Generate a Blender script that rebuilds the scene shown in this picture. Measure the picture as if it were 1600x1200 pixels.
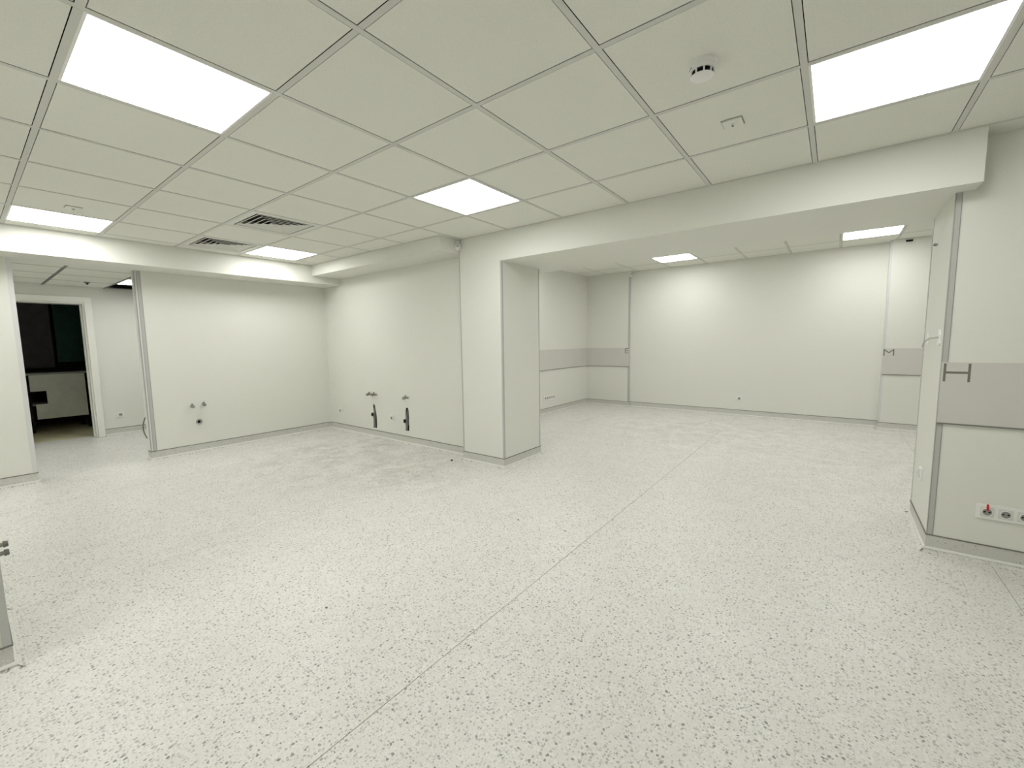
import bpy, bmesh, math, random
from mathutils import Matrix, Vector
random.seed(7)
for o in list(bpy.data.objects): bpy.data.objects.remove(o, do_unlink=True)
SC = bpy.context.scene
C = SC.collection
PI = math.pi

# ------------------------------------------------------------------ camera, world, exposure
cam_d = bpy.data.cameras.new('camera'); cam = bpy.data.objects.new('camera', cam_d); C.objects.link(cam)
cam_d.sensor_fit = 'HORIZONTAL'; cam_d.sensor_width = 36.0; cam_d.lens = 659.59 / 1600 * 36.0
cam_d.clip_start = 0.02; cam_d.clip_end = 60
r_ = Vector((0.79570026, 0.605528, -0.01403355)); u_ = Vector((-0.04917043, 0.08767125, 0.99493518))
f_ = Vector((-0.60369145, 0.79098015, -0.0995341))
cam.matrix_world = Matrix(((r_.x, u_.x, -f_.x, 1.35039), (r_.y, u_.y, -f_.y, -0.93075), (r_.z, u_.z, -f_.z, 1.29974), (0, 0, 0, 1)))
SC.camera = cam
w = bpy.data.worlds.new('world'); SC.world = w; w.use_nodes = True
w.node_tree.nodes['Background'].inputs[0].default_value = (0.02, 0.02, 0.02, 1)
w.node_tree.nodes['Background'].inputs[1].default_value = 1.0
SC.view_settings.view_transform = 'Standard'; SC.view_settings.look = 'None'
SC.view_settings.gamma = 1.0; SC.view_settings.use_curve_mapping = False
SC.view_settings.exposure = 0.0
LAMP = 13.0                       # radiance of every ceiling panel

# ------------------------------------------------------------------ materials
def srgb(r, g, b):
    f = lambda c: (c / 255 / 12.92) if c / 255 <= 0.04045 else ((c / 255 + 0.055) / 1.055) ** 2.4
    return (f(r), f(g), f(b), 1)
def mat(name, col, rough=0.5, metal=0.0, spec=0.5, noise=None, bump=None):
    m = bpy.data.materials.new(name); m.use_nodes = True
    nt = m.node_tree; b = nt.nodes['Principled BSDF']
    b.inputs['Base Color'].default_value = col; b.inputs['Roughness'].default_value = rough
    b.inputs['Metallic'].default_value = metal; b.inputs['Specular IOR Level'].default_value = spec
    if noise or bump:
        g = nt.nodes.new('ShaderNodeNewGeometry')
    if noise:
        sc, amt = noise
        n = nt.nodes.new('ShaderNodeTexNoise'); n.inputs['Scale'].default_value = sc; n.inputs['Detail'].default_value = 4
        nt.links.new(g.outputs['Position'], n.inputs['Vector'])
        mx = nt.nodes.new('ShaderNodeMix'); mx.data_type = 'RGBA'
        mx.inputs['A'].default_value = tuple(c * (1 - amt) for c in col[:3]) + (1,)
        mx.inputs['B'].default_value = tuple(min(1, c * (1 + amt)) for c in col[:3]) + (1,)
        nt.links.new(n.outputs['Fac'], mx.inputs['Factor']); nt.links.new(mx.outputs['Result'], b.inputs['Base Color'])
    if bump:
        sc, st, dist = bump
        n2 = nt.nodes.new('ShaderNodeTexNoise'); n2.inputs['Scale'].default_value = sc; n2.inputs['Detail'].default_value = 3
        nt.links.new(g.outputs['Position'], n2.inputs['Vector'])
        bp = nt.nodes.new('ShaderNodeBump'); bp.inputs['Strength'].default_value = st; bp.inputs['Distance'].default_value = dist
        nt.links.new(n2.outputs['Fac'], bp.inputs['Height']); nt.links.new(bp.outputs['Normal'], b.inputs['Normal'])
    return m
M = {}
M['wall'] = mat('wall_paint', (0.80, 0.80, 0.735, 1), 0.55, spec=0.3, noise=(1.3, 0.025), bump=(260, 0.06, 0.002))
M['tile'] = mat('ceiling_tile', (0.83, 0.83, 0.76, 1), 0.9, spec=0.1, noise=(140, 0.07), bump=(420, 0.25, 0.002))
M['tee'] = mat('ceiling_tee', (0.68, 0.68, 0.63, 1), 0.6, spec=0.2)
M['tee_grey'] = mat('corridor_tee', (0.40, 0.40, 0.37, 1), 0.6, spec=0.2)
M['plenum'] = mat('plenum_dark', (0.02, 0.02, 0.018, 1), 0.95, spec=0.0)
M['guard'] = mat('grey_guard', (0.52, 0.52, 0.49, 1), 0.45, spec=0.35)
M['guard_light'] = mat('light_guard', (0.71, 0.71, 0.70, 1), 0.45, spec=0.35)
M['band'] = mat('grey_band', (0.66, 0.65, 0.60, 1), 0.5, spec=0.3, noise=(3, 0.03))
M['letter'] = mat('letter_grey', (0.20, 0.19, 0.16, 1), 0.5, spec=0.3)
M['groove'] = mat('groove_grey', (0.33, 0.33, 0.31, 1), 0.6, spec=0.2)
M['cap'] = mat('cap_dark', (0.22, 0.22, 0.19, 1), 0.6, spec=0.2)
M['white'] = mat('white_plastic', (0.88, 0.88, 0.85, 1), 0.35)
M['white2'] = mat('white_enamel', (0.74, 0.74, 0.68, 1), 0.4)
M['casing'] = mat('door_casing', (0.90, 0.90, 0.83, 1), 0.4)
M['black'] = mat('black', (0.008, 0.008, 0.008, 1), 0.7, spec=0.2)
M['socketgrey'] = mat('socket_grey', (0.30, 0.30, 0.275, 1), 0.5)
M['pipe'] = mat('grey_pipe', (0.25, 0.25, 0.225, 1), 0.5)
M['recess'] = mat('rough_shaded_recess', (0.02, 0.018, 0.015, 1), 0.95, spec=0.05, noise=(40, 0.4))  # near-black: the shade inside the wall slots is in the colour
M['metal'] = mat('dull_metal', (0.33, 0.33, 0.29, 1), 0.4, metal=0.7)
M['red'] = mat('red_plastic', (0.6, 0.03, 0.05, 1), 0.4)
M['cable'] = mat('grey_cable', (0.16, 0.16, 0.14, 1), 0.6)
M['pale_cable'] = mat('pale_cable', (0.5, 0.5, 0.44, 1), 0.6)
M['plaster'] = mat('white_plaster', (0.9, 0.9, 0.87, 1), 0.9, spec=0.1, bump=(80, 0.4, 0.004))
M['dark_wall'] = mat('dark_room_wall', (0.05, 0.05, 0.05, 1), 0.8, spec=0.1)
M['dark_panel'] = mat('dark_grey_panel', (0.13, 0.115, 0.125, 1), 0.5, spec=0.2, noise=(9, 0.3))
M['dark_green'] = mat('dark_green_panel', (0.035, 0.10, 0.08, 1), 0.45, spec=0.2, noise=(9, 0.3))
M['dark_floor'] = mat('dark_room_floor', (0.72, 0.68, 0.44, 1), 0.5, noise=(6, 0.2))
M['counter'] = mat('counter_panel', (0.78, 0.79, 0.68, 1), 0.55, noise=(14, 0.12))
M['counter_top'] = mat('counter_top', (0.35, 0.35, 0.33, 1), 0.5)

def emis(name, col, s):
    m = bpy.data.materials.new(name); m.use_nodes = True; nt = m.node_tree
    nt.nodes.remove(nt.nodes['Principled BSDF']); e = nt.nodes.new('ShaderNodeEmission')
    e.inputs[0].default_value = col; e.inputs[1].default_value = s
    nt.links.new(e.outputs[0], nt.nodes['Material Output'].inputs[0]); return m
M['lamp'] = emis('lamp_panel', (1.0, 1.0, 0.985, 1), LAMP)

def vinyl(name, base, speck=1.0, stains=True, rough=0.38):
    """speckled sheet vinyl: pale ground, small dark and white chips, faint dirt"""
    m = bpy.data.materials.new(name); m.use_nodes = True; nt = m.node_tree; L = nt.links.new
    b = nt.nodes['Principled BSDF']; b.inputs['Roughness'].default_value = rough; b.inputs['Specular IOR Level'].default_value = 0.32
    g = nt.nodes.new('ShaderNodeNewGeometry')
    def rgbmix(fac, a, bcol):
        x = nt.nodes.new('ShaderNodeMix'); x.data_type = 'RGBA'
        if isinstance(fac, (int, float)): x.inputs['Factor'].default_value = fac
        else: L(fac, x.inputs['Factor'])
        if isinstance(a, tuple): x.inputs['A'].default_value = a
        else: L(a, x.inputs['A'])
        if isinstance(bcol, tuple): x.inputs['B'].default_value = bcol
        else: L(bcol, x.inputs['B'])
        return x.outputs['Result']
    def math_(op, a, bb):
        n = nt.nodes.new('ShaderNodeMath'); n.operation = op
        for i, v in enumerate((a, bb)):
            if v is None: continue
            if isinstance(v, (int, float)): n.inputs[i].default_value = v
            else: L(v, n.inputs[i])
        return n.outputs[0]
    def chips(scale, keep, size, off):
        mp = nt.nodes.new('ShaderNodeVectorMath'); mp.operation = 'ADD'; mp.inputs[1].default_value = (off, off * 1.7, 0.013)
        L(g.outputs['Position'], mp.inputs[0])
        wob = nt.nodes.new('ShaderNodeTexNoise'); wob.inputs['Scale'].default_value = scale * 1.3; L(mp.outputs[0], wob.inputs['Vector'])
        wv = nt.nodes.new('ShaderNodeVectorMath'); wv.operation = 'SCALE'; wv.inputs['Scale'].default_value = 0.55 / scale; L(wob.outputs['Color'], wv.inputs[0])
        ad = nt.nodes.new('ShaderNodeVectorMath'); ad.operation = 'ADD'; L(mp.outputs[0], ad.inputs[0]); L(wv.outputs[0], ad.inputs[1])
        v = nt.nodes.new('ShaderNodeTexVoronoi'); v.voronoi_dimensions = '3D' if not stains else '2D'; v.inputs['Scale'].default_value = scale; L(ad.outputs[0], v.inputs['Vector'])
        sep = nt.nodes.new('ShaderNodeSeparateColor'); L(v.outputs['Color'], sep.inputs[0])
        sz = math_('MULTIPLY', sep.outputs[1], size)
        inside = math_('LESS_THAN', v.outputs['Distance'], sz)
        kp = math_('LESS_THAN', sep.outputs[0], keep)
        return math_('MULTIPLY', inside, kp), sep.outputs[2]
    col = base
    n1 = nt.nodes.new('ShaderNodeTexNoise'); n1.inputs['Scale'].default_value = 1.1; n1.inputs['Detail'].default_value = 5; n1.inputs['Roughness'].default_value = 0.6
    L(g.outputs['Position'], n1.inputs['Vector'])
    col = rgbmix(n1.outputs['Fac'], tuple(c * 0.93 for c in base[:3]) + (1,), tuple(min(1, c * 1.06) for c in base[:3]) + (1,))
    dk = lambda k: tuple(c * k for c in base[:3]) + (1,)
    m1, r1 = chips(84, 0.9, 0.46, 0.3); col = rgbmix(math_('MULTIPLY', m1, math_('MULTIPLY', r1, 0.85 * speck)), col, dk(0.45))
    m5, r5 = chips(130, 0.6, 0.46, 4.4); col = rgbmix(math_('MULTIPLY', m5, math_('MULTIPLY', r5, 0.6 * speck)), col, dk(0.5))
    m2, r2 = chips(88, 0.5, 0.5, 5.1); col = rgbmix(math_('MULTIPLY', m2, 0.5 * speck), col, (0.9, 0.9, 0.86, 1))
    m3, r3 = chips(58, 0.16, 0.32, 9.7); col = rgbmix(math_('MULTIPLY', m3, 0.75 * speck), col, dk(0.22))
    if stains:   # scuffed, dirty patch in front of the drain wall, faint scuffs elsewhere
        for (sx, sy, sr, amt) in ((-3.3, 1.85, 1.5, 0.26), (-2.0, 1.75, 0.75, 0.22), (1.2, 5.2, 2.2, 0.12), (-0.6, 5.6, 1.8, 0.14), (0, 0, 50, 0.05)):
            d = nt.nodes.new('ShaderNodeVectorMath'); d.operation = 'DISTANCE'; d.inputs[1].default_value = (sx, sy, 0); L(g.outputs['Position'], d.inputs[0])
            mr = nt.nodes.new('ShaderNodeMapRange'); mr.inputs['From Min'].default_value = sr; mr.inputs['From Max'].default_value = sr * 0.2
            L(d.outputs['Value'], mr.inputs['Value'])
            n = nt.nodes.new('ShaderNodeTexNoise'); n.inputs['Scale'].default_value = 4.5; n.inputs['Detail'].default_value = 8; n.inputs['Roughness'].default_value = 0.72
            n.inputs['Distortion'].default_value = 0.8; L(g.outputs['Position'], n.inputs['Vector'])
            r = nt.nodes.new('ShaderNodeMapRange'); r.inputs['From Min'].default_value = 0.42; r.inputs['From Max'].default_value = 0.72; L(n.outputs['Fac'], r.inputs['Value'])
            col = rgbmix(math_('MULTIPLY', math_('MULTIPLY', mr.outputs[0], r.outputs[0]), amt * 2.2), col, (0.30, 0.28, 0.22, 1))
    L(col, b.inputs['Base Color'])
    return m
M['vinyl'] = vinyl('speckled_vinyl', (0.80, 0.79, 0.74, 1))
M['skirt'] = vinyl('speckled_vinyl_skirting', (0.64, 0.635, 0.585, 1), speck=0.6, stains=False, rough=0.45)
M['hilite'] = mat('cove_highlight', (0.86, 0.86, 0.81, 1), 0.4)
M['seam'] = mat('seam_weld', (0.36, 0.36, 0.33, 1), 0.6)

# ------------------------------------------------------------------ mesh helpers
def new_bm(): return bmesh.new()
def bbox(bm, x0, x1, y0, y1, z0, z1):
    v = [bm.verts.new((x, y, z)) for z in (z0, z1) for y in (y0, y1) for x in (x0, x1)]
    for f in ((0, 2, 3, 1), (4, 5, 7, 6), (0, 1, 5, 4), (2, 6, 7, 3), (0, 4, 6, 2), (1, 3, 7, 5)):
        bm.faces.new([v[i] for i in f])
def cyl(bm, p0, p1, r0, r1=None, n=16, cap0=True, cap1=True):
    r1 = r0 if r1 is None else r1
    p0, p1 = Vector(p0), Vector(p1); d = (p1 - p0).normalized()
    a = d.orthogonal().normalized(); b = d.cross(a)
    A = [bm.verts.new(p0 + (a * math.cos(t) + b * math.sin(t)) * r0) for t in [2 * PI * i / n for i in range(n)]]
    B = [bm.verts.new(p1 + (a * math.cos(t) + b * math.sin(t)) * r1) for t in [2 * PI * i / n for i in range(n)]]
    for i in range(n): bm.faces.new((A[i], A[(i + 1) % n], B[(i + 1) % n], B[i]))
    if cap0: bm.faces.new(A[::-1])
    if cap1: bm.faces.new(B)
def annulus(bm, p0, p1, ro, ri, n=20):
    """open tube with wall thickness"""
    p0, p1 = Vector(p0), Vector(p1); d = (p1 - p0).normalized(); a = d.orthogonal().normalized(); b = d.cross(a)
    ring = lambda p, r: [bm.verts.new(p + (a * math.cos(2 * PI * i / n) + b * math.sin(2 * PI * i / n)) * r) for i in range(n)]
    A, B, D, E_ = ring(p0, ro), ring(p1, ro), ring(p1, ri), ring(p0, ri)
    for X, Y in ((A, B), (B, D), (D, E_), (E_, A)):
        for i in range(n): bm.faces.new((X[i], X[(i + 1) % n], Y[(i + 1) % n], Y[i]))
def tube(bm, pts, r, n=8):
    pts = [Vector(p) for p in pts]; rings = []
    for k, p in enumerate(pts):
        d = (pts[min(k + 1, len(pts) - 1)] - pts[max(k - 1, 0)]).normalized()
        a = d.cross(Vector((0.31, 0.17, 0.93))).normalized(); b = d.cross(a)
        rings.append([bm.verts.new(p + (a * math.cos(2 * PI * i / n) + b * math.sin(2 * PI * i / n)) * r) for i in range(n)])
    for A, B in zip(rings, rings[1:]):
        for i in range(n): bm.faces.new((A[i], A[(i + 1) % n], B[(i + 1) % n], B[i]))
    bm.faces.new(rings[0][::-1]); bm.faces.new(rings[-1])
def to_mesh(name, bm, m, bevel=0.0, smooth=False):
    if bevel: bmesh.ops.bevel(bm, geom=list(bm.edges), offset=bevel, segments=2, affect='EDGES', profile=0.5)
    bmesh.ops.recalc_face_normals(bm, faces=bm.faces)
    me = bpy.data.meshes.new(name); bm.to_mesh(me); bm.free(); me.materials.append(m)
    if smooth:
        me.shade_smooth()
        try: me.set_sharp_from_angle(angle=math.radians(40))
        except Exception: pass
    return me
def place(name, me, parent=None, loc=(0, 0, 0), rotz=0.0):
    o = bpy.data.objects.new(name, me); C.objects.link(o); o.location = loc; o.rotation_euler = (0, 0, rotz)
    if parent is not None: o.parent = parent
    return o
def obj(name, bm, m, parent=None, loc=(0, 0, 0), rotz=0.0, bevel=0.0, smooth=False):
    return place(name, to_mesh(name, bm, m, bevel, smooth), parent, loc, rotz)
def box(name, b, m, parent=None, bevel=0.0):
    bm = new_bm(); bbox(bm, *b); return obj(name, bm, m, parent, bevel=bevel)
def tag(o, label, cat, group=None):
    o['label'] = label; o['category'] = cat
    if group: o['group'] = group
    return o
def struct(o, label, cat):
    o['kind'] = 'structure'; o['label'] = label; o['category'] = cat; return o
def thing(name, label, cat, loc, rotz=0.0, group=None):
    e = bpy.data.objects.new(name, None); C.objects.link(e); e.location = loc; e.rotation_euler = (0, 0, rotz)
    e.empty_display_size = 0.05
    return tag(e, label, cat, group)
MESH = {}
def cached(key, fn):
    if key not in MESH: MESH[key] = fn()
    return MESH[key]

# ------------------------------------------------------------------ dimensions (metres, floor z = 0)
H = 2.37                    # suspended ceiling of the main room
HA = 2.587                  # ceiling of the rear room
HH = 2.145                  # ceiling of the corridor
XL, YP, YB = -4.812, 2.507, 2.379       # left wall, drain wall, column and beam front
XC0, XC1, YC1 = -1.856, -1.289, 3.043   # column
ZB, YB1, XB1 = 2.095, 3.29, 1.925       # beam underside, rear face, right end
XP, YPF, YPR = 1.851, 2.54, 3.206       # right pier
XRL, YRA, YRB, YRC = -2.698, 6.925, 6.97, 6.83
XPL, YLP = -4.732, -0.555               # left pier
YLE = 0.325                             # free end of left wall
XS, ZS = -4.378, 2.139                  # left soffit
YS, ZSR = 2.106, 2.231                  # soffit over drain wall
XH = -7.1                               # corridor back wall
XR, YN = 3.4, -3.2                      # unseen right and near walls
XAR = 4.6

# ------------------------------------------------------------------ floor
fl = box('floor', (-7.32, XAR + .2, YN - .2, 7.2, -0.12, -0.0025), M['seam']); struct(fl, 'pale grey speckled vinyl floor welded from two metre sheets', 'floor')
xs = [-7.32, -5.83, -3.83, -1.83, 0.118, 2.118, XAR + .2]
for a, b in zip(xs, xs[1:]):
    box('vinyl_sheet', (a + (0.0016 if a > -7 else 0), b - (0.0016 if b < 4 else 0), YN - .2, 7.2, -0.0024, 0.0), M['vinyl'], fl)

# ------------------------------------------------------------------ walls
struct(box('wall_left', (-4.93, XL, YLE, YP, 0, ZS), M['wall']), 'pale partition wall with two taps and a drain stub, left of the corner', 'wall')
struct(box('wall_left_pier', (-4.93, XPL, YN, YLP, 0, ZS), M['wall']), 'pale wall at far left beside the corridor opening', 'wall')
struct(box('soffit_left', (-4.93, XS, YN, YP, ZS, H + .1), M['wall']), 'long boxed soffit above corridor opening and left wall', 'soffit')
struct(box('soffit_back', (XS, XC0, YS, YP, ZSR, H + .1), M['wall']), 'short boxed soffit above the drain wall', 'soffit')
# drain wall with two chased slots
bm = new_bm()
def loop(pts):
    vs = [bm.verts.new((x, YP, z)) for x, z in pts]
    return [bm.edges.new((vs[i], vs[(i + 1) % len(vs)])) for i in range(len(vs))], vs
E0, V0 = loop([(-4.93, 0), (XC0, 0), (XC0, H + .1), (-4.93, H + .1)])
s1 = [(-3.712, .136), (-3.634, .140), (-3.628, .30), (-3.636, .345), (-3.648, .40), (-3.655, .445), (-3.680, .470), (-3.694, .468), (-3.698, .36)]
s2 = [(-3.014, .174), (-2.944, .180), (-2.940, .43), (-2.948, .462), (-2.968, .480), (-2.988, .472), (-2.999, .445)]
E1, V1 = loop(s1); E2, V2 = loop(s2)
bmesh.ops.triangle_fill(bm, use_beauty=True, edges=E0 + E1 + E2)
for V in (V1, V2):
    back = [bm.verts.new((v.co.x, YP + .09, v.co.z)) for v in V]
    for i in range(len(V)): bm.faces.new((V[i], V[(i + 1) % len(V)], back[(i + 1) % len(V)], back[i]))
    bm.faces.new(back)
Bk = [bm.verts.new((v.co.x, YP + .16, v.co.z)) for v in V0]
for i in range(4): bm.faces.new((V0[i], V0[(i + 1) % 4], Bk[(i + 1) % 4], Bk[i]))
bm.faces.new(Bk)
bm.faces.ensure_lookup_table()
wb = obj('wall_back', bm, M['wall']); wb.data.materials.append(M['recess'])
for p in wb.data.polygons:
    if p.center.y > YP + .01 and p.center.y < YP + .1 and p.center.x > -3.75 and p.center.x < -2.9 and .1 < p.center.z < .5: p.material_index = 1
struct(wb, 'pale wall with two chased drain slots between corner and column', 'wall')
struct(box('column', (XC0, XC1, YB, YC1, 0, ZB), M['wall']), 'pale square column with grey corner guards carrying the beam', 'column')
bm = new_bm(); bbox(bm, XC0, XB1, YB, YB1, ZB, HA + .1); bbox(bm, XRL, XC0, YP + .16, YB1, ZB, HA + .1); bbox(bm, XB1, XAR, YPR, YB1, ZB, HA + .1)
struct(obj('beam', bm, M['wall']), 'wide boxed beam spanning from the column to the right pier', 'beam')
bm = new_bm(); bbox(bm, XP, XAR, YPF, YPR, 0, ZB); bbox(bm, XB1, XAR, YPF, YPR, ZB, H + .1)
struct(obj('wall_right_pier', bm, M['wall']), 'pale pier at right with grey band, letter H and sockets', 'wall')
struct(box('wall_alcove_left', (XRL - .15, XRL, YP + .16, 7.2, 0, HA + .1), M['wall']), 'left wall of rear room with grey band and socket row', 'wall')
bm = new_bm(); bbox(bm, XRL, -1.79, YRA, 7.2, 0, HA + .1)
struct(obj('wall_alcove_corner', bm, M['wall']), 'narrow banded wall piece in far corner of rear room', 'wall')
struct(box('wall_alcove_back', (-1.79, 1.887, YRB, 7.2, 0, HA + .1), M['wall']), 'wide blank rear wall with one socket', 'wall')
struct(box('wall_alcove_back_right', (1.887, XAR, YRC, 7.2, 0, HA + .1), M['wall']), 'banded wall piece with letter M behind the right pier', 'wall')
struct(box('wall_alcove_right', (XAR, XAR + .15, YPR, 7.2, 0, HA + .1), M['wall']), 'right end wall of rear room out of view', 'wall')
struct(box('wall_right', (XR, XR + .15, YN, YPF, 0, H + .1), M['wall']), 'right wall of main room out of view', 'wall')
struct(box('wall_near', (-4.93, XR + .15, YN - .15, YN, 0, H + .1), M['wall']), 'near wall behind the viewer', 'wall')
struct(box('wall_near_pier', (-1.856, -1.25, -1.55, -0.9, 0, H), M['wall']), 'pier edge at lower left with grey corner guard', 'wall')
# corridor
DY0, DY1, DZ, DD = -0.70, 0.222, 1.935, 0.26
bm = new_bm(); bbox(bm, XH - DD, XH, DY1, 2.7, 0, HH + .4); bbox(bm, XH - DD, XH, -2.4, DY0, 0, HH + .4); bbox(bm, XH - DD, XH, DY0, DY1, DZ, HH + .4)
struct(obj('wall_corridor_back', bm, M['wall']), 'corridor wall around the dark doorway', 'wall')
struct(box('wall_corridor_north', (XH, -4.93, 2.55, 2.7, 0, HH + .4), M['wall']), 'corridor end wall out of view to the right', 'wall')
struct(box('wall_corridor_south', (XH, -4.93, -2.4, -2.25, 0, HH + .4), M['wall']), 'corridor end wall out of view to the left', 'wall')
# door casing and lining
dr = thing('door_1', 'pale door casing around the dark doorway in the corridor', 'door', (XH, DY1, 0)); dr['kind'] = 'structure'
def dpart(name, b, m, bev=0.004):
    bm = new_bm(); bbox(bm, b[0] - XH, b[1] - XH, b[2] - DY1, b[3] - DY1, b[4], b[5]); return obj(name, bm, m, dr, bevel=bev)
dpart('casing', (XH + .001, XH + .024, DY1 - .004, DY1 + .072, 0.002, DZ - .004), M['casing'])
dpart('casing', (XH + .001, XH + .024, DY0 - .072, DY0 + .004, 0.002, DZ - .004), M['casing'])
dpart('casing', (XH + .001, XH + .026, DY0 - .072, DY1 + .072, DZ - .004, DZ + .072), M['casing'])
dpart('jamb', (XH - .25, XH - .004, DY1 - .022, DY1 - .0005, 0.002, DZ - .024), M['casing'])
dpart('jamb', (XH - .25, XH - .004, DY0 + .0005, DY0 + .022, 0.002, DZ - .024), M['casing'])
dpart('head_jamb', (XH - .25, XH - .004, DY0 + .001, DY1 - .001, DZ - .0235, DZ - .0005), M['casing'])
dpart('door_stop', (XH - .12, XH - .09, DY1 - .036, DY1 - .0225, 0.002, DZ - .025), M['casing'], 0.002)
# room beyond the doorway
DX1 = XH - DD
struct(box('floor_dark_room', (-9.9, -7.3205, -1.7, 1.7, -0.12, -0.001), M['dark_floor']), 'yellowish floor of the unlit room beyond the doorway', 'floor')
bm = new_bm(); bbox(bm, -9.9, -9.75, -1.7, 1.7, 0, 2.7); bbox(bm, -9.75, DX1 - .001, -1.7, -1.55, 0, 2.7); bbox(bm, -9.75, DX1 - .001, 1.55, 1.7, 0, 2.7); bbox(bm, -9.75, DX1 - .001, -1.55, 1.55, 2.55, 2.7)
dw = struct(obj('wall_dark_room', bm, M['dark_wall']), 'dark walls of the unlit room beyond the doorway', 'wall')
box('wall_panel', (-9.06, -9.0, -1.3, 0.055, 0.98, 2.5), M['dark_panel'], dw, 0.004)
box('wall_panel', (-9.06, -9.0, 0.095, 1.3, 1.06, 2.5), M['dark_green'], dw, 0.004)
ct = thing('counter', 'grey counter with square cut-out in the dark room beyond doorway', 'counter', (-8.35, 0.0, 0))
bm = new_bm()
for b in ((-.01, .03, -.30, .30, .645, .895), (-.01, .03, -.135, .30, .445, .645), (-.01, .03, -.26, .30, .213, .445)): bbox(bm, *b)
obj('front_panel', bm, M['counter'], ct)
bm = new_bm(); bbox(bm, -.52, .06, -.36, .36, .896, .925); obj('worktop', bm, M['counter_top'], ct, bevel=.004)
for px_, py_ in ((-.47, -.31), (-.47, .27), (-.08, -.34), (-.08, .305)):
    bm = new_bm(); bbox(bm, px_, px_ + .05, py_, py_ + .05, 0, .895); obj('leg', bm, M['black'], ct)
bm = new_bm(); bbox(bm, -.5, -.03, -.29, .29, .42, .44); obj('shelf', bm, M['counter_top'], ct)

# ------------------------------------------------------------------ skirting runs (cove of floor vinyl)
ZC = 0.028
COVE = [(0.0, ZC), (0.004, ZC)] + [(0.004 + 0.025 * (1 - math.cos(t)), ZC - 0.026 * math.sin(t)) for t in [PI / 2 * i / 5 for i in range(1, 6)]] + [(0.034, 0.0014), (0.036, 0.0003)]
PROF = [(0.0, 0.100), (0.004, 0.100), (0.004, ZC), (0.0, ZC)]
CAP = [(0.0, 0.1005), (0.0065, 0.1005), (0.0065, 0.1065), (0.0, 0.1065)]
HILITE = [(0.0042, ZC - .009), (0.0115, ZC - .009), (0.008, ZC + .003), (0.0042, ZC + .003)]  # highlight along the cove curve, put into a pale strip
def sweep(poly, prof, i, closed=False):
    """one straight piece i of a mitred run; the room is on the right-hand side of the path"""
    P = [Vector(p) for p in poly]
    def nrm(k): d = (P[k + 1] - P[k]).normalized(); return Vector((d.y, -d.x))
    def off(k, d):
        n0 = nrm(k - 1) if k > 0 else nrm(k); n1 = nrm(k) if k < len(P) - 1 else nrm(k - 1)
        b = n0 + n1; return P[k] + b * (d / (1 + n0.dot(n1)))
    bm = new_bm(); A = []; B = []
    for d, z in prof:
        a = off(i, d); b = off(i + 1, d)
        A.append(bm.verts.new((a.x, a.y, z))); B.append(bm.verts.new((b.x, b.y, z)))
    n = len(prof)
    for k in range(n if closed else n - 1): bm.faces.new((A[k], A[(k + 1) % n], B[(k + 1) % n], B[k]))
    bm.faces.new(A); bm.faces.new(B[::-1])
    return bm
def run(poly, segs):
    for i, nm, lab in segs:
        o = obj('baseboard_' + nm, sweep(poly, PROF, i, True), M['skirt']); struct(o, lab, 'skirting')
        obj('cove', sweep(poly, COVE, i), M['vinyl'], o, smooth=True)
        obj('cap_strip', sweep(poly, CAP, i, True), M['cap'], o); obj('cove_highlight', sweep(poly, HILITE, i, True), M['hilite'], o)
run([(-4.93, YLE), (XL, YLE), (XL, YP), (XC0, YP), (XC0, YB), (XC1, YB), (XC1, YC1), (XC0, YC1)],
    [(0, 'left_end', 'skirting on the free end of the left partition'), (1, 'left', 'grey coved skirting along the left wall'), (2, 'back', 'grey coved skirting under the drain slots'),
     (3, 'column_return', 'tiny skirting return where column meets drain wall'), (4, 'column_front', 'grey coved skirting across the column front'),
     (5, 'column_side', 'grey coved skirting along the column side'), (6, 'column_rear', 'skirting behind the column')])
run([(XRL, 3.3), (XRL, YRA), (-1.79, YRA), (-1.79, YRB), (1.887, YRB), (1.887, YRC), (XAR, YRC)],
    [(0, 'alcove_left', 'skirting under the socket row in the rear room'), (1, 'alcove_corner', 'skirting of the narrow far corner wall'), (2, 'alcove_step', 'tiny skirting step at the rear wall edge'),
     (3, 'alcove_back', 'long skirting along the blank rear wall'), (4, 'alcove_return', 'skirting return left of the letter M wall'), (5, 'alcove_back_right', 'skirting under the letter M wall')])
run([(XAR, YPR), (XP, YPR), (XP, YPF), (XR, YPF)],
    [(0, 'pier_rear', 'skirting behind the right pier'), (1, 'pier_side', 'skirting along the narrow side of the right pier'), (2, 'pier_front', 'skirting under the sockets of the right pier')])
run([(XPL, YN), (XPL, YLP), (-4.93, YLP)], [(0, 'left_pier', 'skirting of the far left wall beside corridor'), (1, 'left_pier_return', 'skirting return into the corridor opening')])
run([(-1.25, -1.55), (-1.25, -.9), (-1.856, -.9)], [(0, 'near_pier', 'skirting of the pier edge at lower left'), (1, 'near_pier_return', 'hidden skirting return of the lower left pier')])
run([(XH, DY1 + .075), (XH, 2.55)], [(0, 'corridor', 'skirting of corridor wall right of the doorway')])

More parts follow.
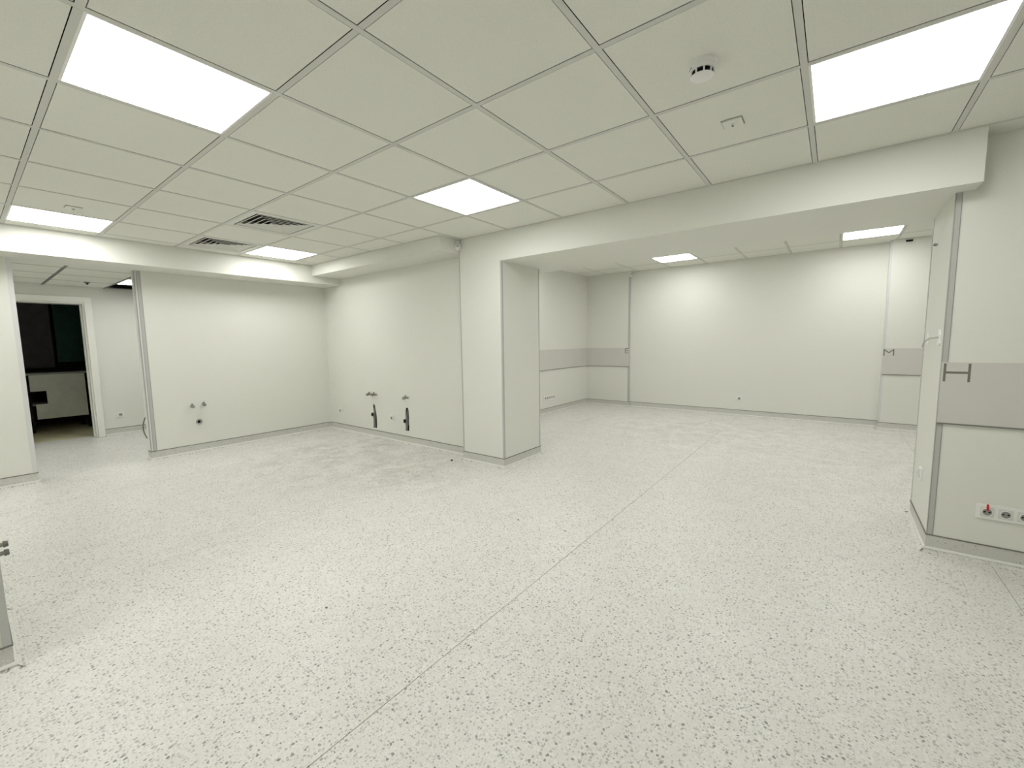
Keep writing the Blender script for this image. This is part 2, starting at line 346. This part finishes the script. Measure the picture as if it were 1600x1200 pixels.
# ------------------------------------------------------------------ corner guards
TR = [0]
def guard(x, y, sx, sy, z0, z1, lab, fx=.022, fy=.022, m='guard', t=.0025):
    """L profile on the outer corner (x, y); the wall lies towards (sx, sy)"""
    TR[0] += 1
    bm = new_bm()
    X = sorted((x - sx * t, x + sx * fx)); Y = sorted((y - sy * t, y)); bbox(bm, X[0], X[1], Y[0], Y[1], z0, z1)
    X = sorted((x - sx * t, x)); Y = sorted((y, y + sy * fy)); bbox(bm, X[0], X[1], Y[0], Y[1], z0, z1)
    return struct(obj('trim_%d' % TR[0], bm, M[m]), lab, 'corner guard')
def strip(b, lab, m='guard'):
    TR[0] += 1; return struct(box('trim_%d' % TR[0], b, M[m]), lab, 'trim strip')
guard(XC1, YB, -1, 1, .107, ZB - .002, 'grey corner guard on the front right edge of the column', fx=.014, fy=.02)
guard(XC1, YC1, -1, -1, .107, ZB - .002, 'grey corner guard on the rear edge of the column', fx=.02, fy=.012)
guard(XC0, YB, 1, 1, .107, H - .11, 'grey corner guard where column meets the drain wall', fx=.010, fy=.02)
guard(XL, YLE, -1, 1, .107, ZS - .002, 'grey corner guard on the free end of the left partition', fx=.03, fy=.052, m='guard')
for ya in (YLE - .002, YLE + .018, YLE + .049): box('groove_line', (XL + .0026, XL + .0036, ya, ya + .004, .108, ZS - .003), M['groove'], C.objects['trim_4'])
box('light_insert', (XL + .0026, XL + .0034, YLE + .003, YLE + .0175, .108, ZS - .003), M['guard_light'], C.objects['trim_4'])
guard(XPL, YLP, -1, -1, .107, ZS - .002, 'light corner guard on the far left wall beside corridor', fx=.03, fy=.03, m='guard_light')
guard(XP, YPF, 1, 1, .107, ZB - .002, 'grey corner guard on the front edge of the right pier', fx=.026, fy=.012)
for xa in (XP - .001, XP + .0235): box('groove_line', (xa, xa + .003, YPF - .0036, YPF - .0026, .108, ZB - .003), M['groove'], C.objects['trim_6'])
guard(XP, YPR, 1, -1, .107, ZB - .002, 'grey corner guard on the rear edge of the right pier', fx=.02, fy=.018)
guard(-1.79, YRA, -1, 1, .107, HA - .09, 'grey corner guard at the left edge of the blank rear wall', fx=.028, fy=.03)
guard(1.887, YRC, 1, 1, .107, HA - .002, 'light corner guard at the right edge of the blank rear wall', fx=.022, fy=.05, m='guard_light')
guard(-1.25, -.9, -1, -1, .107, H - .002, 'grey corner guard on the pier edge at lower left', fx=.03, fy=.022)
# wall-angle of the main ceiling
def angle_strip(b, lab): return strip(b, lab, 'tee')

# ------------------------------------------------------------------ grey bands with letters
def band(name, b, lab):
    o = box('wall_band', b, M['band']); o.name = name; return tag(o, lab, 'wall band', 'grey wall bands')
ZB0, ZB1 = .793, 1.150
b1 = band('wall_band', (XRL, XRL + .006, 3.4, YRA - .001, ZB0, ZB1), 'grey band above the socket row on rear room left wall')
b2 = band('wall_band', (XRL + .007, -1.7905, YRA - .006, YRA, ZB0, ZB1), 'grey band with letter E in the far corner')
b3 = band('wall_band', (1.8895, XAR, YRC - .006, YRC, ZB0 - .012, ZB1 - .012), 'grey band with letter M behind the right pier')
b4 = band('wall_band', (XP + .0005, XR, YPF - .008, YPF, ZB0, ZB1 - .004), 'grey band with letter H on the right pier')
def shadow_line(b, parent): box('shadow_strip', b, M['cap'], parent)  # shadow under a band, painted as a dark strip
shadow_line((XRL, XRL + .011, 3.4, YRA - .001, ZB0 - .008, ZB0), b1)
shadow_line((XRL + .012, -1.7905, YRA - .011, YRA, ZB0 - .008, ZB0), b2)
shadow_line((1.8895, XAR, YRC - .011, YRC, ZB0 - .020, ZB0 - .012), b3)
shadow_line((XP + .0005, XR, YPF - .013, YPF, ZB0 - .007, ZB0), b4)
def letter(strokes, y, parent):
    bm = new_bm()
    for (x0, z0, x1, z1, wd) in strokes:
        d = Vector((x1 - x0, 0, z1 - z0)).normalized(); n = Vector((-d.z, 0, d.x)) * wd / 2
        a = Vector((x0, y, z0)); b = Vector((x1, y, z1)); e = Vector((0, -.0015, 0))
        v = [bm.verts.new(q) for q in (a + n, a - n, b - n, b + n, a + n + e, a - n + e, b - n + e, b + n + e)]
        for f in ((0, 1, 2, 3), (4, 7, 6, 5), (0, 4, 5, 1), (1, 5, 6, 2), (2, 6, 7, 3), (3, 7, 4, 0)): bm.faces.new([v[i] for i in f])
    return obj('letter', bm, M['letter'], parent)
letter([(1.8655, 1.036, 1.8655, 1.140, .0105), (1.9645, 1.036, 1.9645, 1.140, .0105), (1.871, 1.088, 1.959, 1.088, .0125)], YPF - .008, b4)
letter([(1.898, 1.036, 1.898, 1.126, .013), (1.996, 1.036, 1.996, 1.126, .013), (1.898, 1.120, 1.947, 1.078, .013), (1.947, 1.078, 1.996, 1.120, .013)], YRC - .006, b3)
letter([(-1.868, 1.047, -1.868, 1.146, .012), (-1.862, 1.140, -1.795, 1.140, .012), (-1.862, 1.096, -1.795, 1.096, .012), (-1.862, 1.053, -1.795, 1.053, .012)], YRA - .006, b2)

# ------------------------------------------------------------------ suspended ceilings
TW, GAP = 0.024, 0.0030
def grid(parent, xl, yl, x0, x1, y0, y1, z, skip, tee='tee'):
    """lay tiles and tees of one suspended ceiling; xl, yl are the grid lines inside the area"""
    ex = [x0] + [x for x in xl if x0 + .02 < x < x1 - .02] + [x1]
    ey = [y0] + [y for y in yl if y0 + .02 < y < y1 - .02] + [y1]
    def tile_mesh(w_, d_):
        def f():
            bm = new_bm(); bbox(bm, -w_ / 2, w_ / 2, -d_ / 2, d_ / 2, 0.0012, 0.014); return to_mesh('ceiling_tile', bm, M['tile'])
        return cached(('tile', round(w_, 4), round(d_, 4)), f)
    hw = TW / 2 + GAP
    for a, b in zip(ex, ex[1:]):
        for c, d in zip(ey, ey[1:]):
            if skip((a + b) / 2, (c + d) / 2): continue
            A = a + (hw if a > x0 else .001); B = b - (hw if b < x1 else .001); Cc = c + (hw if c > y0 else .001); D = d - (hw if d < y1 else .001)
            place('ceiling_tile', tile_mesh(B - A, D - Cc), parent, ((A + B) / 2, (Cc + D) / 2, z))
    for x in ex[1:-1]:
        def f(): bm = new_bm(); bbox(bm, -TW / 2, TW / 2, y0, y1, 0, .0008); bbox(bm, -.0006, .0006, y0, y1, .0008, .012); return to_mesh('main_tee', bm, M[tee])
        place('main_tee', cached(('main', tee, y0, y1), f), parent, (x, 0, z))
    for a, b in zip(ex, ex[1:]):
        A = a + (TW / 2 + .0004 if a > x0 else .001); B = b - (TW / 2 + .0004 if b < x1 else .001)
        def f(): bm = new_bm(); bbox(bm, A - a, B - a, -TW / 2, TW / 2, 0, .0008); bbox(bm, A - a, B - a, -.0006, .0006, .0008, .012); return to_mesh('cross_tee', bm, M[tee])
        me = cached(('cross', tee, round(A - a, 4), round(B - a, 4)), f)
        for y in ey[1:-1]: place('cross_tee', me, parent, (a, y, z))
def plenum(name, b, lab): o = box(name, b, M['plenum']); return struct(o, lab, 'ceiling')

ce = plenum('ceiling', (XS, XR, YN, YPF, H + .1, H + .16), 'suspended ceiling of square mineral tiles over the main room')
LAMPS = [(-.9, -.3), (-.9, 1.5), (1.5, 1.5), (-3.9, -.3), (-3.9, 1.5), (-.9, -2.1), (-3.9, -2.1), (1.5, -2.1)]
VENTS = [(-2.7, .9), (-3.9, .9)]
def skip_main(x, y):
    if x < XC0 and y > YS: return True
    return any(abs(x - a) < .2 and abs(y - b) < .2 for a, b in LAMPS + VENTS)
XLN = [.6 * k for k in range(-7, 6)]; YLN = [.6 * k for k in range(-5, 5)]
# two areas: everything in front of the back soffit, then the strip beside it up to the beam
def grid_main():
    x0, x1, y0, y1 = XS, XR, YN, YB
    ex = [x0] + [x for x in XLN if x0 + .02 < x < x1 - .02] + [x1]; ey = [y0] + [y for y in YLN if y0 + .02 < y < y1 - .02] + [y1]
    hw = TW / 2 + GAP
    def tm(w_, d_):
        def f(): bm = new_bm(); bbox(bm, -w_ / 2, w_ / 2, -d_ / 2, d_ / 2, .0012, .014); return to_mesh('ceiling_tile', bm, M['tile'])
        return cached(('tile', round(w_, 4), round(d_, 4)), f)
    for a, b in zip(ex, ex[1:]):
        for c, d in zip(ey, ey[1:]):
            if any(abs((a + b) / 2 - p) < .2 and abs((c + d) / 2 - q) < .2 for p, q in LAMPS + VENTS): continue
            A = a + (hw if a > x0 else .001); B = b - (hw if b < x1 else .001); Cc = c + (hw if c > y0 else .001); D = d - (hw if d < y1 else .001)
            if d > YS and A < XC0 - .01:
                if B > XC0 + .02:      # tile notched around the end of the back soffit
                    place('ceiling_tile', tm(B - XC0 - .002, D - Cc), ce, ((B + XC0 + .002) / 2, (Cc + D) / 2, H))
                    B = XC0
                D = YS - .001
            place('ceiling_tile', tm(B - A, D - Cc), ce, ((A + B) / 2, (Cc + D) / 2, H))
    for x in ex[1:-1]:
        ye = YS if x < XC0 else y1
        def f(): bm = new_bm(); bbox(bm, -TW / 2, TW / 2, y0, ye, 0, .0008); bbox(bm, -.0006, .0006, y0, ye, .0008, .012); return to_mesh('main_tee', bm, M['tee'])
        place('main_tee', cached(('main', y0, ye), f), ce, (x, 0, H))
    for a, b in zip(ex, ex[1:]):
        A = a + (TW / 2 + .0004 if a > x0 else .001); B = b - (TW / 2 + .0004 if b < x1 else .001)
        def f(): bm = new_bm(); bbox(bm, A - a, B - a, -TW / 2, TW / 2, 0, .0008); bbox(bm, A - a, B - a, -.0006, .0006, .0008, .012); return to_mesh('cross_tee', bm, M['tee'])
        me = cached(('cross', round(A - a, 4), round(B - a, 4)), f)
        for y in ey[1:-1]: place('cross_tee', me, ce, (a, y, H))
    def wa(b): box('wall_angle', b, M['tee'], ce)
    wa((XS, XS + .02, YN, YS, H - .0002, H + .0006)); wa((XS + .02, XC0, YS - .02, YS, H - .0002, H + .0006))
    wa((XC0, XC0 + .02, YS - .02, YB - .02, H - .0002, H + .0006)); wa((XC0, XR, YB - .02, YB, H - .0002, H + .0006))
    box('plain_strip', (XB1 + .001, XR, YB + .001, YPF, H + .001, H + .014), M['tile'], ce)
grid_main()

ca = plenum('ceiling_alcove', (XRL, XAR, YB1, 7.2, HA + .1, HA + .16), 'suspended tile ceiling of the rear room seen below the beam')
LAMPA = [(-.75, 6.12), (1.65, 6.12), (-1.95, 4.32), (.45, 4.32), (2.85, 4.32)]  # last three are added fill lamps, out of view, to brighten the rear room
grid(ca, [-2.25 + .6 * k for k in range(12)], [3.42 + .6 * k for k in range(6)], XRL, XAR, YB1, 6.97, HA,
     lambda x, y: any(abs(x - a) < .2 and abs(y - b) < .2 for a, b in LAMPA))
ch = plenum('ceiling_corridor', (XH, -4.93, -2.25, 2.55, HH + .062, HH + .12), 'low suspended tile ceiling of the corridor with one tile missing')
LAMPH = [(-6.075, .74), (-6.075, -1.66)]  # second one is an added unseen lamp that brightens corridor and doorway
grid(ch, [-5.16, -5.77, -6.38, -6.98], [-1.96, -1.36, -.76, -.16, .44, 1.04, 1.64, 2.24], XH, -4.93, -2.25, 2.55, HH,
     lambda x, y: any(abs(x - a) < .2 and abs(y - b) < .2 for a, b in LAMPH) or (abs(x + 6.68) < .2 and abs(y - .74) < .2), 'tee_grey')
box('void_shade_strip', (XH, XH + .012, -2.25, 2.55, HH + .016, HH + .0615), M['plenum'], ch)  # black strip added so the hole of the missing tile looks dark

# ------------------------------------------------------------------ LED ceiling panels
def led(x, y, z, lab, group='led ceiling panels', sx=.576, sy=.576):
    t = thing('ceiling_light', lab, 'ceiling light', (x, y, z), group=group)
    def dif(): bm = new_bm(); bbox(bm, -sx / 2 + .010, sx / 2 - .010, -sy / 2 + .010, sy / 2 - .010, .003, .008); return to_mesh('diffuser', bm, M['lamp'])
    def frm():
        bm = new_bm()
        for b in ((-sx / 2, sx / 2, -sy / 2, -sy / 2 + .010), (-sx / 2, sx / 2, sy / 2 - .010, sy / 2), (-sx / 2, -sx / 2 + .010, -sy / 2 + .010, sy / 2 - .010), (sx / 2 - .010, sx / 2, -sy / 2 + .010, sy / 2 - .010)):
            bbox(bm, *b, .0012, .010)
        return to_mesh('frame', bm, M['white'])
    def hou(): bm = new_bm(); bbox(bm, -sx / 2, sx / 2, -sy / 2, sy / 2, .0101, .05); return to_mesh('housing', bm, M['white2'])
    k = (round(sx, 3), round(sy, 3))
    place('diffuser', cached(('dif', k), dif), t); place('frame', cached(('frm', k), frm), t); place('housing', cached(('hou', k), hou), t)
    return t
LBL = ['glowing square panel at upper left, largest of the left lamps', 'glowing square panel near image centre beside the back soffit', 'glowing square panel at upper right above the right pier',
       'glowing panel at far left next to the left soffit', 'glowing panel beside the far louvred vent in the left corner', 
       'ceiling panel behind the viewer in the middle row', 'ceiling panel behind the viewer on the left', 'ceiling panel behind the viewer on the right']
for (x, y), l in zip(LAMPS, LBL): led(x, y, H, l)
LBA = ['left of the two glowing panels below the beam in rear room', 'right of the two glowing panels below the beam in rear room', 'added fill panel in rear room, unseen behind the beam on the left',
       'added fill panel in rear room, unseen behind the beam in the middle', 'added fill panel in rear room, unseen behind the right pier']
for (x, y), l in zip(LAMPA, LBA): led(x, y, HA, l)
led(-6.075, .74, HH, 'small corner of a glowing panel above the corridor doorway', sx=.586); led(-6.075, -1.66, HH, 'added corridor fill panel, unseen behind the far left wall', sx=.586)

# ------------------------------------------------------------------ four-way louvred vents
def vent(x, y, lab):
    t = thing('ceiling_vent', lab, 'vent', (x, y, H), group='louvred ceiling vents')
    def sq(bm, o, i, z0, z1, zt):
        """square ring blade: outer low edge o at z0, inner high edge i at z1, thickness zt"""
        c = lambda s, z: [bm.verts.new((s * a, s * b, z)) for a, b in ((-1, -1), (1, -1), (1, 1), (-1, 1))]
        A, B, D, F = c(o, z0), c(i, z1), c(i, z1 + zt), c(o, z0 + zt)
        for X, Y in ((A, B), (B, D), (D, F), (F, A)):
            for k in range(4): bm.faces.new((X[k], X[(k + 1) % 4], Y[(k + 1) % 4], Y[k]))
    def fr():
        bm = new_bm(); sq(bm, .288, .243, .0005, .0005, .004); sq(bm, .2435, .2432, .0005, .05, .003); return to_mesh('frame', bm, M['white2'])
    place('frame', cached('vfr', fr), t)
    for k in range(5):
        o = .228 - k * .046
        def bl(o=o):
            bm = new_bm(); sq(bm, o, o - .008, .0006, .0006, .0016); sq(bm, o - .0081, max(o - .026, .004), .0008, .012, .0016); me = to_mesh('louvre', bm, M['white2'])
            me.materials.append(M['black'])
            for p in me.polygons:          # black upper side: darkness of the deep duct put into its colour
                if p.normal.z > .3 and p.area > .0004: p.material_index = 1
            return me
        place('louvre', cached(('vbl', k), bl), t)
    def core(): bm = new_bm(); bbox(bm, -.016, .016, -.016, .016, .0008, .004); return to_mesh('centre_plate', bm, M['white2'])
    place('centre_plate', cached('vco', core), t)
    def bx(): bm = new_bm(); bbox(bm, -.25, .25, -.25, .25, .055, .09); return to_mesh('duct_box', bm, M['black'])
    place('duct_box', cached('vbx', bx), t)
vent(-2.7, .9, 'larger louvred square vent nearer the middle of the ceiling')
vent(-3.9, .9, 'farther louvred square vent close to the left soffit')

# ------------------------------------------------------------------ smoke detector, sensor plates
sd = thing('smoke_detector', 'round white smoke detector with dark slots on the ceiling', 'smoke detector', (.885, .935, H))
bm = new_bm(); cyl(bm, (0, 0, 0.001), (0, 0, -.012), .052, .050, 40); obj('base', bm, M['white'], sd, smooth=True)
bm = new_bm(); cyl(bm, (0, 0, -.0122), (0, 0, -.029), .047, .044, 40); obj('body', bm, M['white'], sd, smooth=True)
bm = new_bm(); cyl(bm, (0, 0, -.0292), (0, 0, -.0465), .0385, .0385, 40); obj('inner_core', bm, M['black'], sd, smooth=True)
bm = new_bm(); cyl(bm, (0, 0, -.0467), (0, 0, -.052), .043, .036, 40); obj('cap', bm, M['white'], sd, smooth=True)
for k in range(9):
    a = 2 * PI * (k + .3) / 9; bm = new_bm(); cyl(bm, (.0405 * math.cos(a), .0405 * math.sin(a), -.029), (.0405 * math.cos(a), .0405 * math.sin(a), -.0467), .0035, n=8); obj('rib', bm, M['white'], sd)
bm = new_bm(); a = math.radians(215); cyl(bm, (.0475 * math.cos(a - .35), .0475 * math.sin(a - .35), -.019), (.0475 * math.cos(a + .25), .0475 * math.sin(a + .25), -.019), .0018, n=6); obj('slot_mark', bm, M['socketgrey'], sd)
def plate(x, y, z, lab, rz=0):
    t = thing('ceiling_sensor', lab, 'sensor', (x, y, z), rz, 'square sensor plates')
    bm = new_bm(); bbox(bm, -.043, .043, -.043, .043, -.008, 0.001); obj('plate', bm, M['tile'], t, bevel=.002)
    bm = new_bm(); bbox(bm, -.047, .047, -.047, .047, -.001, 0.001); obj('shadow_frame', bm, M['socketgrey'], t)
    bm = new_bm(); cyl(bm, (0, 0, -.0082), (0, 0, -.016), .011, .008, 16); obj('lens', bm, M['tile'], t, smooth=True)
    bm = new_bm(); cyl(bm, (0, 0, -.0162), (0, 0, -.0185), .005, .004, 12); obj('sensor_eye', bm, M['black'], t)
plate(.893, 1.51, H, 'small square sensor plate on ceiling below the smoke detector')
plate(-3.345, -.29, H, 'small square sensor plate beside the far left lamp')
o = thing('corridor_sensor', 'tiny dark sensor on the corridor ceiling', 'sensor', (-6.403, .178, HH))
bm = new_bm(); cyl(bm, (0, 0, .001), (0, 0, -.012), .03, .024, 16); obj('base', bm, M['cable'], o); bm = new_bm(); cyl(bm, (0, 0, -.0122), (0, 0, -.03), .012, .01, 12); obj('lens', bm, M['black'], o)

def pir(x, y, z, rz, lab, s=1.0):
    """small white wall sensor: bracket, rounded body, ball lens; front faces -Y"""
    t = thing('motion_sensor', lab, 'sensor', (x, y, z), rz, 'white corner motion sensors')
    bm = new_bm(); bbox(bm, -.018 * s, .018 * s, -.028 * s, 0, .012 * s, .05 * s); obj('bracket', bm, M['white'], t, bevel=.003 * s)
    bm = new_bm(); cyl(bm, (0, -.03 * s, .012 * s), (0, -.03 * s, -.014 * s), .026 * s, .026 * s, 20); cyl(bm, (0, -.03 * s, -.0141 * s), (0, -.03 * s, -.038 * s), .026 * s, .010 * s, 20); obj('body', bm, M['white'], t, smooth=True)
    bm = new_bm(); bmesh.ops.create_uvsphere(bm, u_segments=14, v_segments=10, radius=.012 * s, matrix=Matrix.Translation((.002, -.052 * s, -.004 * s))); obj('lens', bm, M['guard'], t, smooth=True)
pir(XC0 - .006, YB - .003, H - .066, math.radians(35), 'white motion sensor at top of the column beside the soffit', 1.2)
pir(-1.785, YRA - .004, HA - .058, math.radians(25), 'white motion sensor at top of the rear wall corner guard', 1.25)

# ------------------------------------------------------------------ sockets (front faces -Y)
def insert(parent, cx, zc, gray=False):
    def ring(): bm = new_bm(); annulus(bm, (0, -.0098, 0), (0, -.0056, 0), .0225, .0195, 24); return to_mesh('socket_ring', bm, M['white'], smooth=True)
    def well(): bm = new_bm(); cyl(bm, (0, -.0064, 0), (0, -.0056, 0), .0194, n=24); return to_mesh('socket_well', bm, M['socketgrey'])
    def hole(): bm = new_bm(); cyl(bm, (0, -.0072, 0), (0, -.0065, 0), .0042, n=10); return to_mesh('pin_hole', bm, M['black'])
    def clip(): bm = new_bm(); bbox(bm, -.004, .004, -.0092, -.0065, -.0025, .0025); return to_mesh('earth_clip', bm, M['metal'])
    r = place('socket_ring', cached('s_ring', ring), parent, (cx, -.0071, zc)); wl = place('socket_well', cached('s_well', well), r)
    for dx in (-.0095, .0095): place('pin_hole', cached('s_hole', hole), r, (dx, 0, 0))
    for dz in (-.0165, .0165): place('earth_clip', cached('s_clip', clip), r, (0, 0, dz))
def socket(x, y, z, rz, lab, n=1):
    t = thing('power_socket', lab, 'socket', (x, y, z), rz, 'white wall sockets')
    p = .071
    bm = new_bm(); bbox(bm, -.041, .041 + p * (n - 1), -.0095, 0, -.042, .042); obj('frame', bm, M['white'], t, bevel=.002)
    for k in range(n):
        def cov(): bm = new_bm(); bbox(bm, -.0275, .0275, -.0125, -.0096, -.0275, .0275); return to_mesh('cover', bm, M['white2'])
        place('cover', cached('s_cov', cov), t, (p * k, 0, 0)); insert(t, p * k, 0)
        # ring sits proud of the cover
    return t
ps = socket(2.084, YPF, .302, 0, 'bank of white sockets with a red tab on the right pier', 4)
bm = new_bm(); bbox(bm, -.004, .004, -.022, -.0127, .010, .046); obj('red_tab', bm, M['red'], ps, bevel=.001)
socket(.119, YRB, .300, 0, 'single white socket low on the blank rear wall')
socket(-4.528, YP, .305, 0, 'single white socket near the left corner on drain wall')
socket(-3.284, YP, .314, 0, 'single white socket between the two drain slots')
socket(XRL, 5.33, .292, PI / 2, 'row of five white sockets on the rear room left wall', 5)
socket(XH, .477, .300, PI / 2, 'single white socket on corridor wall right of the doorway')
socket(XP, 2.885, .390, -PI / 2, 'single white socket on the narrow side of the right pier')

# ------------------------------------------------------------------ taps and drains (front faces -Y)
def tap(x, y, z, rz, lab, kind=0):
    t = thing('water_tap', lab, 'tap', (x, y, z), rz, 'angle valves on bare walls')
    bm = new_bm(); cyl(bm, (0, 0, 0), (0, -.006, 0), .022, .018, 20); obj('escutcheon', bm, M['white2'], t, smooth=True)
    bm = new_bm(); cyl(bm, (0, -.005, 0), (0, -.062, 0), .0115, n=14); obj('stem', bm, M['metal'], t, smooth=True)
    bm = new_bm(); cyl(bm, (0, -.045, -.002), (0, -.045, .034), .014, .011, 14); obj('outlet', bm, M['metal'], t, smooth=True)
    bm = new_bm(); cyl(bm, (0, -.0625, 0), (0, -.088, 0), .019, .016, 12); obj('handle', bm, M['metal'], t, smooth=True)
tap(XL, .735, .578, PI / 2, 'left one of two angle valves on the left wall')
tap(XL, .853, .586, PI / 2, 'right one of two angle valves on the left wall')
tap(-3.715, YP, .607, 0, 'left one of two angle valves above the left drain slot')
tap(-3.605, YP, .609, 0, 'right one of two angle valves above the left drain slot')
tap(-2.937, YP, .610, 0, 'single angle valve above the right drain slot')
ds = thing('drain_stub', 'short white drain stub with black opening on the left wall', 'pipe', (XL, .795, .382), PI / 2)
bm = new_bm(); annulus(bm, (0, 0, 0), (0, -.035, 0), .027, .021, 24); obj('collar', bm, M['white'], ds, smooth=True)
bm = new_bm(); annulus(bm, (0, -.028, 0), (0, -.040, 0), .031, .0272, 24); obj('lip', bm, M['cable'], ds, smooth=True)
bm = new_bm(); cyl(bm, (0, -.001, 0), (0, -.012, 0), .0208, n=24); obj('opening', bm, M['black'], ds)
def drain(x, z0, z1, zt, lab, lean):
    t = thing('drain_pipe', lab, 'pipe', (x, YP + .012, z0), 0, 'grey drain pipes in wall slots')
    h = zt - z0
    bm = new_bm(); tube(bm, [(0, 0, .004), (0, 0, h - .05), (lean * .3, .004, h + .05), (lean, .022, z1 - z0 - .03)], .0145, 16); obj('riser', bm, M['pipe'], t, smooth=True)
    bm = new_bm(); cyl(bm, (0, 0, h - .055), (0, 0, h + .028), .0225, n=18); obj('coupling', bm, M['pipe'], t, smooth=True)
    br = new_bm(); annulus(br, (-.010, -.006, h), (-.008, -.031, h + .003), .027, .0245, 20); b = obj('branch', br, M['pipe'], t, smooth=True)
    bm = new_bm(); cyl(bm, (-.009, -.018, h + .0015), (-.008, -.0308, h + .003), .0244, n=20); obj('opening', bm, M['black'], b)
drain(-3.693, .137, .47, .322, 'grey drain pipe in the left wall slot', -.004)
drain(-2.996, .177, .48, .300, 'grey drain pipe in the right wall slot', 0.0)

# ------------------------------------------------------------------ loose bits on the right pier side
def patch(y0, y1, z0, z1, lab):
    bm = new_bm(); yc, zc = (y0 + y1) / 2, (z0 + z1) / 2; n = 14
    F = []; B = []
    for i in range(n):
        a = 2 * PI * i / n; k = .75 + .35 * random.random()
        y = yc + (y1 - y0) / 2 * k * math.cos(a); z = zc + (z1 - z0) / 2 * k * math.sin(a)
        F.append(bm.verts.new((XP - .006, y, z))); B.append(bm.verts.new((XP - .0002, y, z)))
    bm.faces.new(F); bm.faces.new(B[::-1])
    for i in range(n): bm.faces.new((F[i], F[(i + 1) % n], B[(i + 1) % n], B[i]))
    tag(obj('plaster_patch', bm, M['plaster']), lab, 'plaster patch', 'plaster patches on the pier')
patch(2.99, 3.09, 1.23, 1.335, 'white plaster patch on pier side, farther from the front edge')
patch(2.62, 2.70, 1.225, 1.335, 'white plaster patch on pier side, next to the front edge')
bm = new_bm(); tube(bm, [(XP - .008, 2.66, 1.290), (XP - .03, 2.75, 1.285), (XP - .035, 2.87, 1.268), (XP - .03, 3.0, 1.245), (XP - .02, 3.10, 1.225)], .004)
tag(obj('loose_wire', bm, M['pale_cable']), 'loose grey wire hanging between the two plaster patches', 'wire')
bm = new_bm(); tube(bm, [(XP - .005, 2.945, 1.884), (XP - .02, 2.948, 1.888), (XP - .02, 2.985, 1.886), (XP - .005, 2.99, 1.882)], .004, 6)
tag(obj('wall_staple', bm, M['cable']), 'tiny grey staple high on the pier side', 'staple')
hk = thing('wall_hook', 'tiny black hook under the ceiling behind the right pier', 'hook', (2.07, YRC, 2.555))
bm = new_bm(); bbox(bm, -.035, .035, -.012, 0, -.01, .012); obj('plate', bm, M['black'], hk, bevel=.002)
bm = new_bm(); cyl(bm, (0, -.0125, 0), (0, -.035, -.012), .008, n=10); obj('peg', bm, M['black'], hk)
# cable behind the partition end
bm = new_bm(); pts = []
for k in range(15):
    s = k / 14; pts.append((-4.945 - .01 * math.sin(PI * s), .335 - .034 * math.sin(PI * s) ** .8, .50 - .27 * s))
tube(bm, pts, .006, 8)
tag(obj('hanging_cable', bm, M['cable']), 'dark cable bowing out behind the left partition end', 'cable')
# pipe stubs on the near pier
for z, l in ((.512, 'upper grey stub at the left image edge'), (.476, 'lower grey stub at the left image edge')):
    s = thing('pipe_stub', l, 'pipe', (-1.29, -.9, z), PI, 'grey stubs on the near pier')
    bm = new_bm(); cyl(bm, (0, 0, 0), (0, -.016, 0), .009, n=12); obj('stem', bm, M['metal'], s, smooth=True)
    bm = new_bm(); cyl(bm, (0, -.0162, 0), (0, -.030, 0), .014, .011, 14); obj('knob', bm, M['cable'], s, smooth=True)
# ------------------------------------------------------------------ debris on the floor
def chip(x, y, s, m, lab, seed):
    rnd = random.Random(seed); bm = new_bm(); bmesh.ops.create_icosphere(bm, subdivisions=1, radius=s)
    for v in bm.verts: v.co = Vector((v.co.x * rnd.uniform(.7, 1.3), v.co.y * rnd.uniform(.5, 1.1), v.co.z * .45))
    zmin = min(v.co.z for v in bm.verts)
    tag(obj('debris_chip', bm, M[m], loc=(x, y, .0002 - zmin)), lab, 'debris', 'debris on the floor')
chip(-1.954, 2.283, .017, 'black', 'black debris chip beside the column foot', 1)
chip(.54, 1.084, .009, 'white', 'tiny white debris chip in the middle of the floor', 2)
chip(-.427, 1.452, .007, 'black', 'tiny dark crumb on floor in front of the column', 3)
chip(-.06, 1.495, .006, 'black', 'tiny dark crumb on floor close to the seam', 4)
chip(-.59, .07, .007, 'cable', 'tiny grey crumb on the near floor left of the seam', 5)
chip(-.737, 1.204, .006, 'cable', 'tiny grey crumb on floor left of the column crumb', 6)
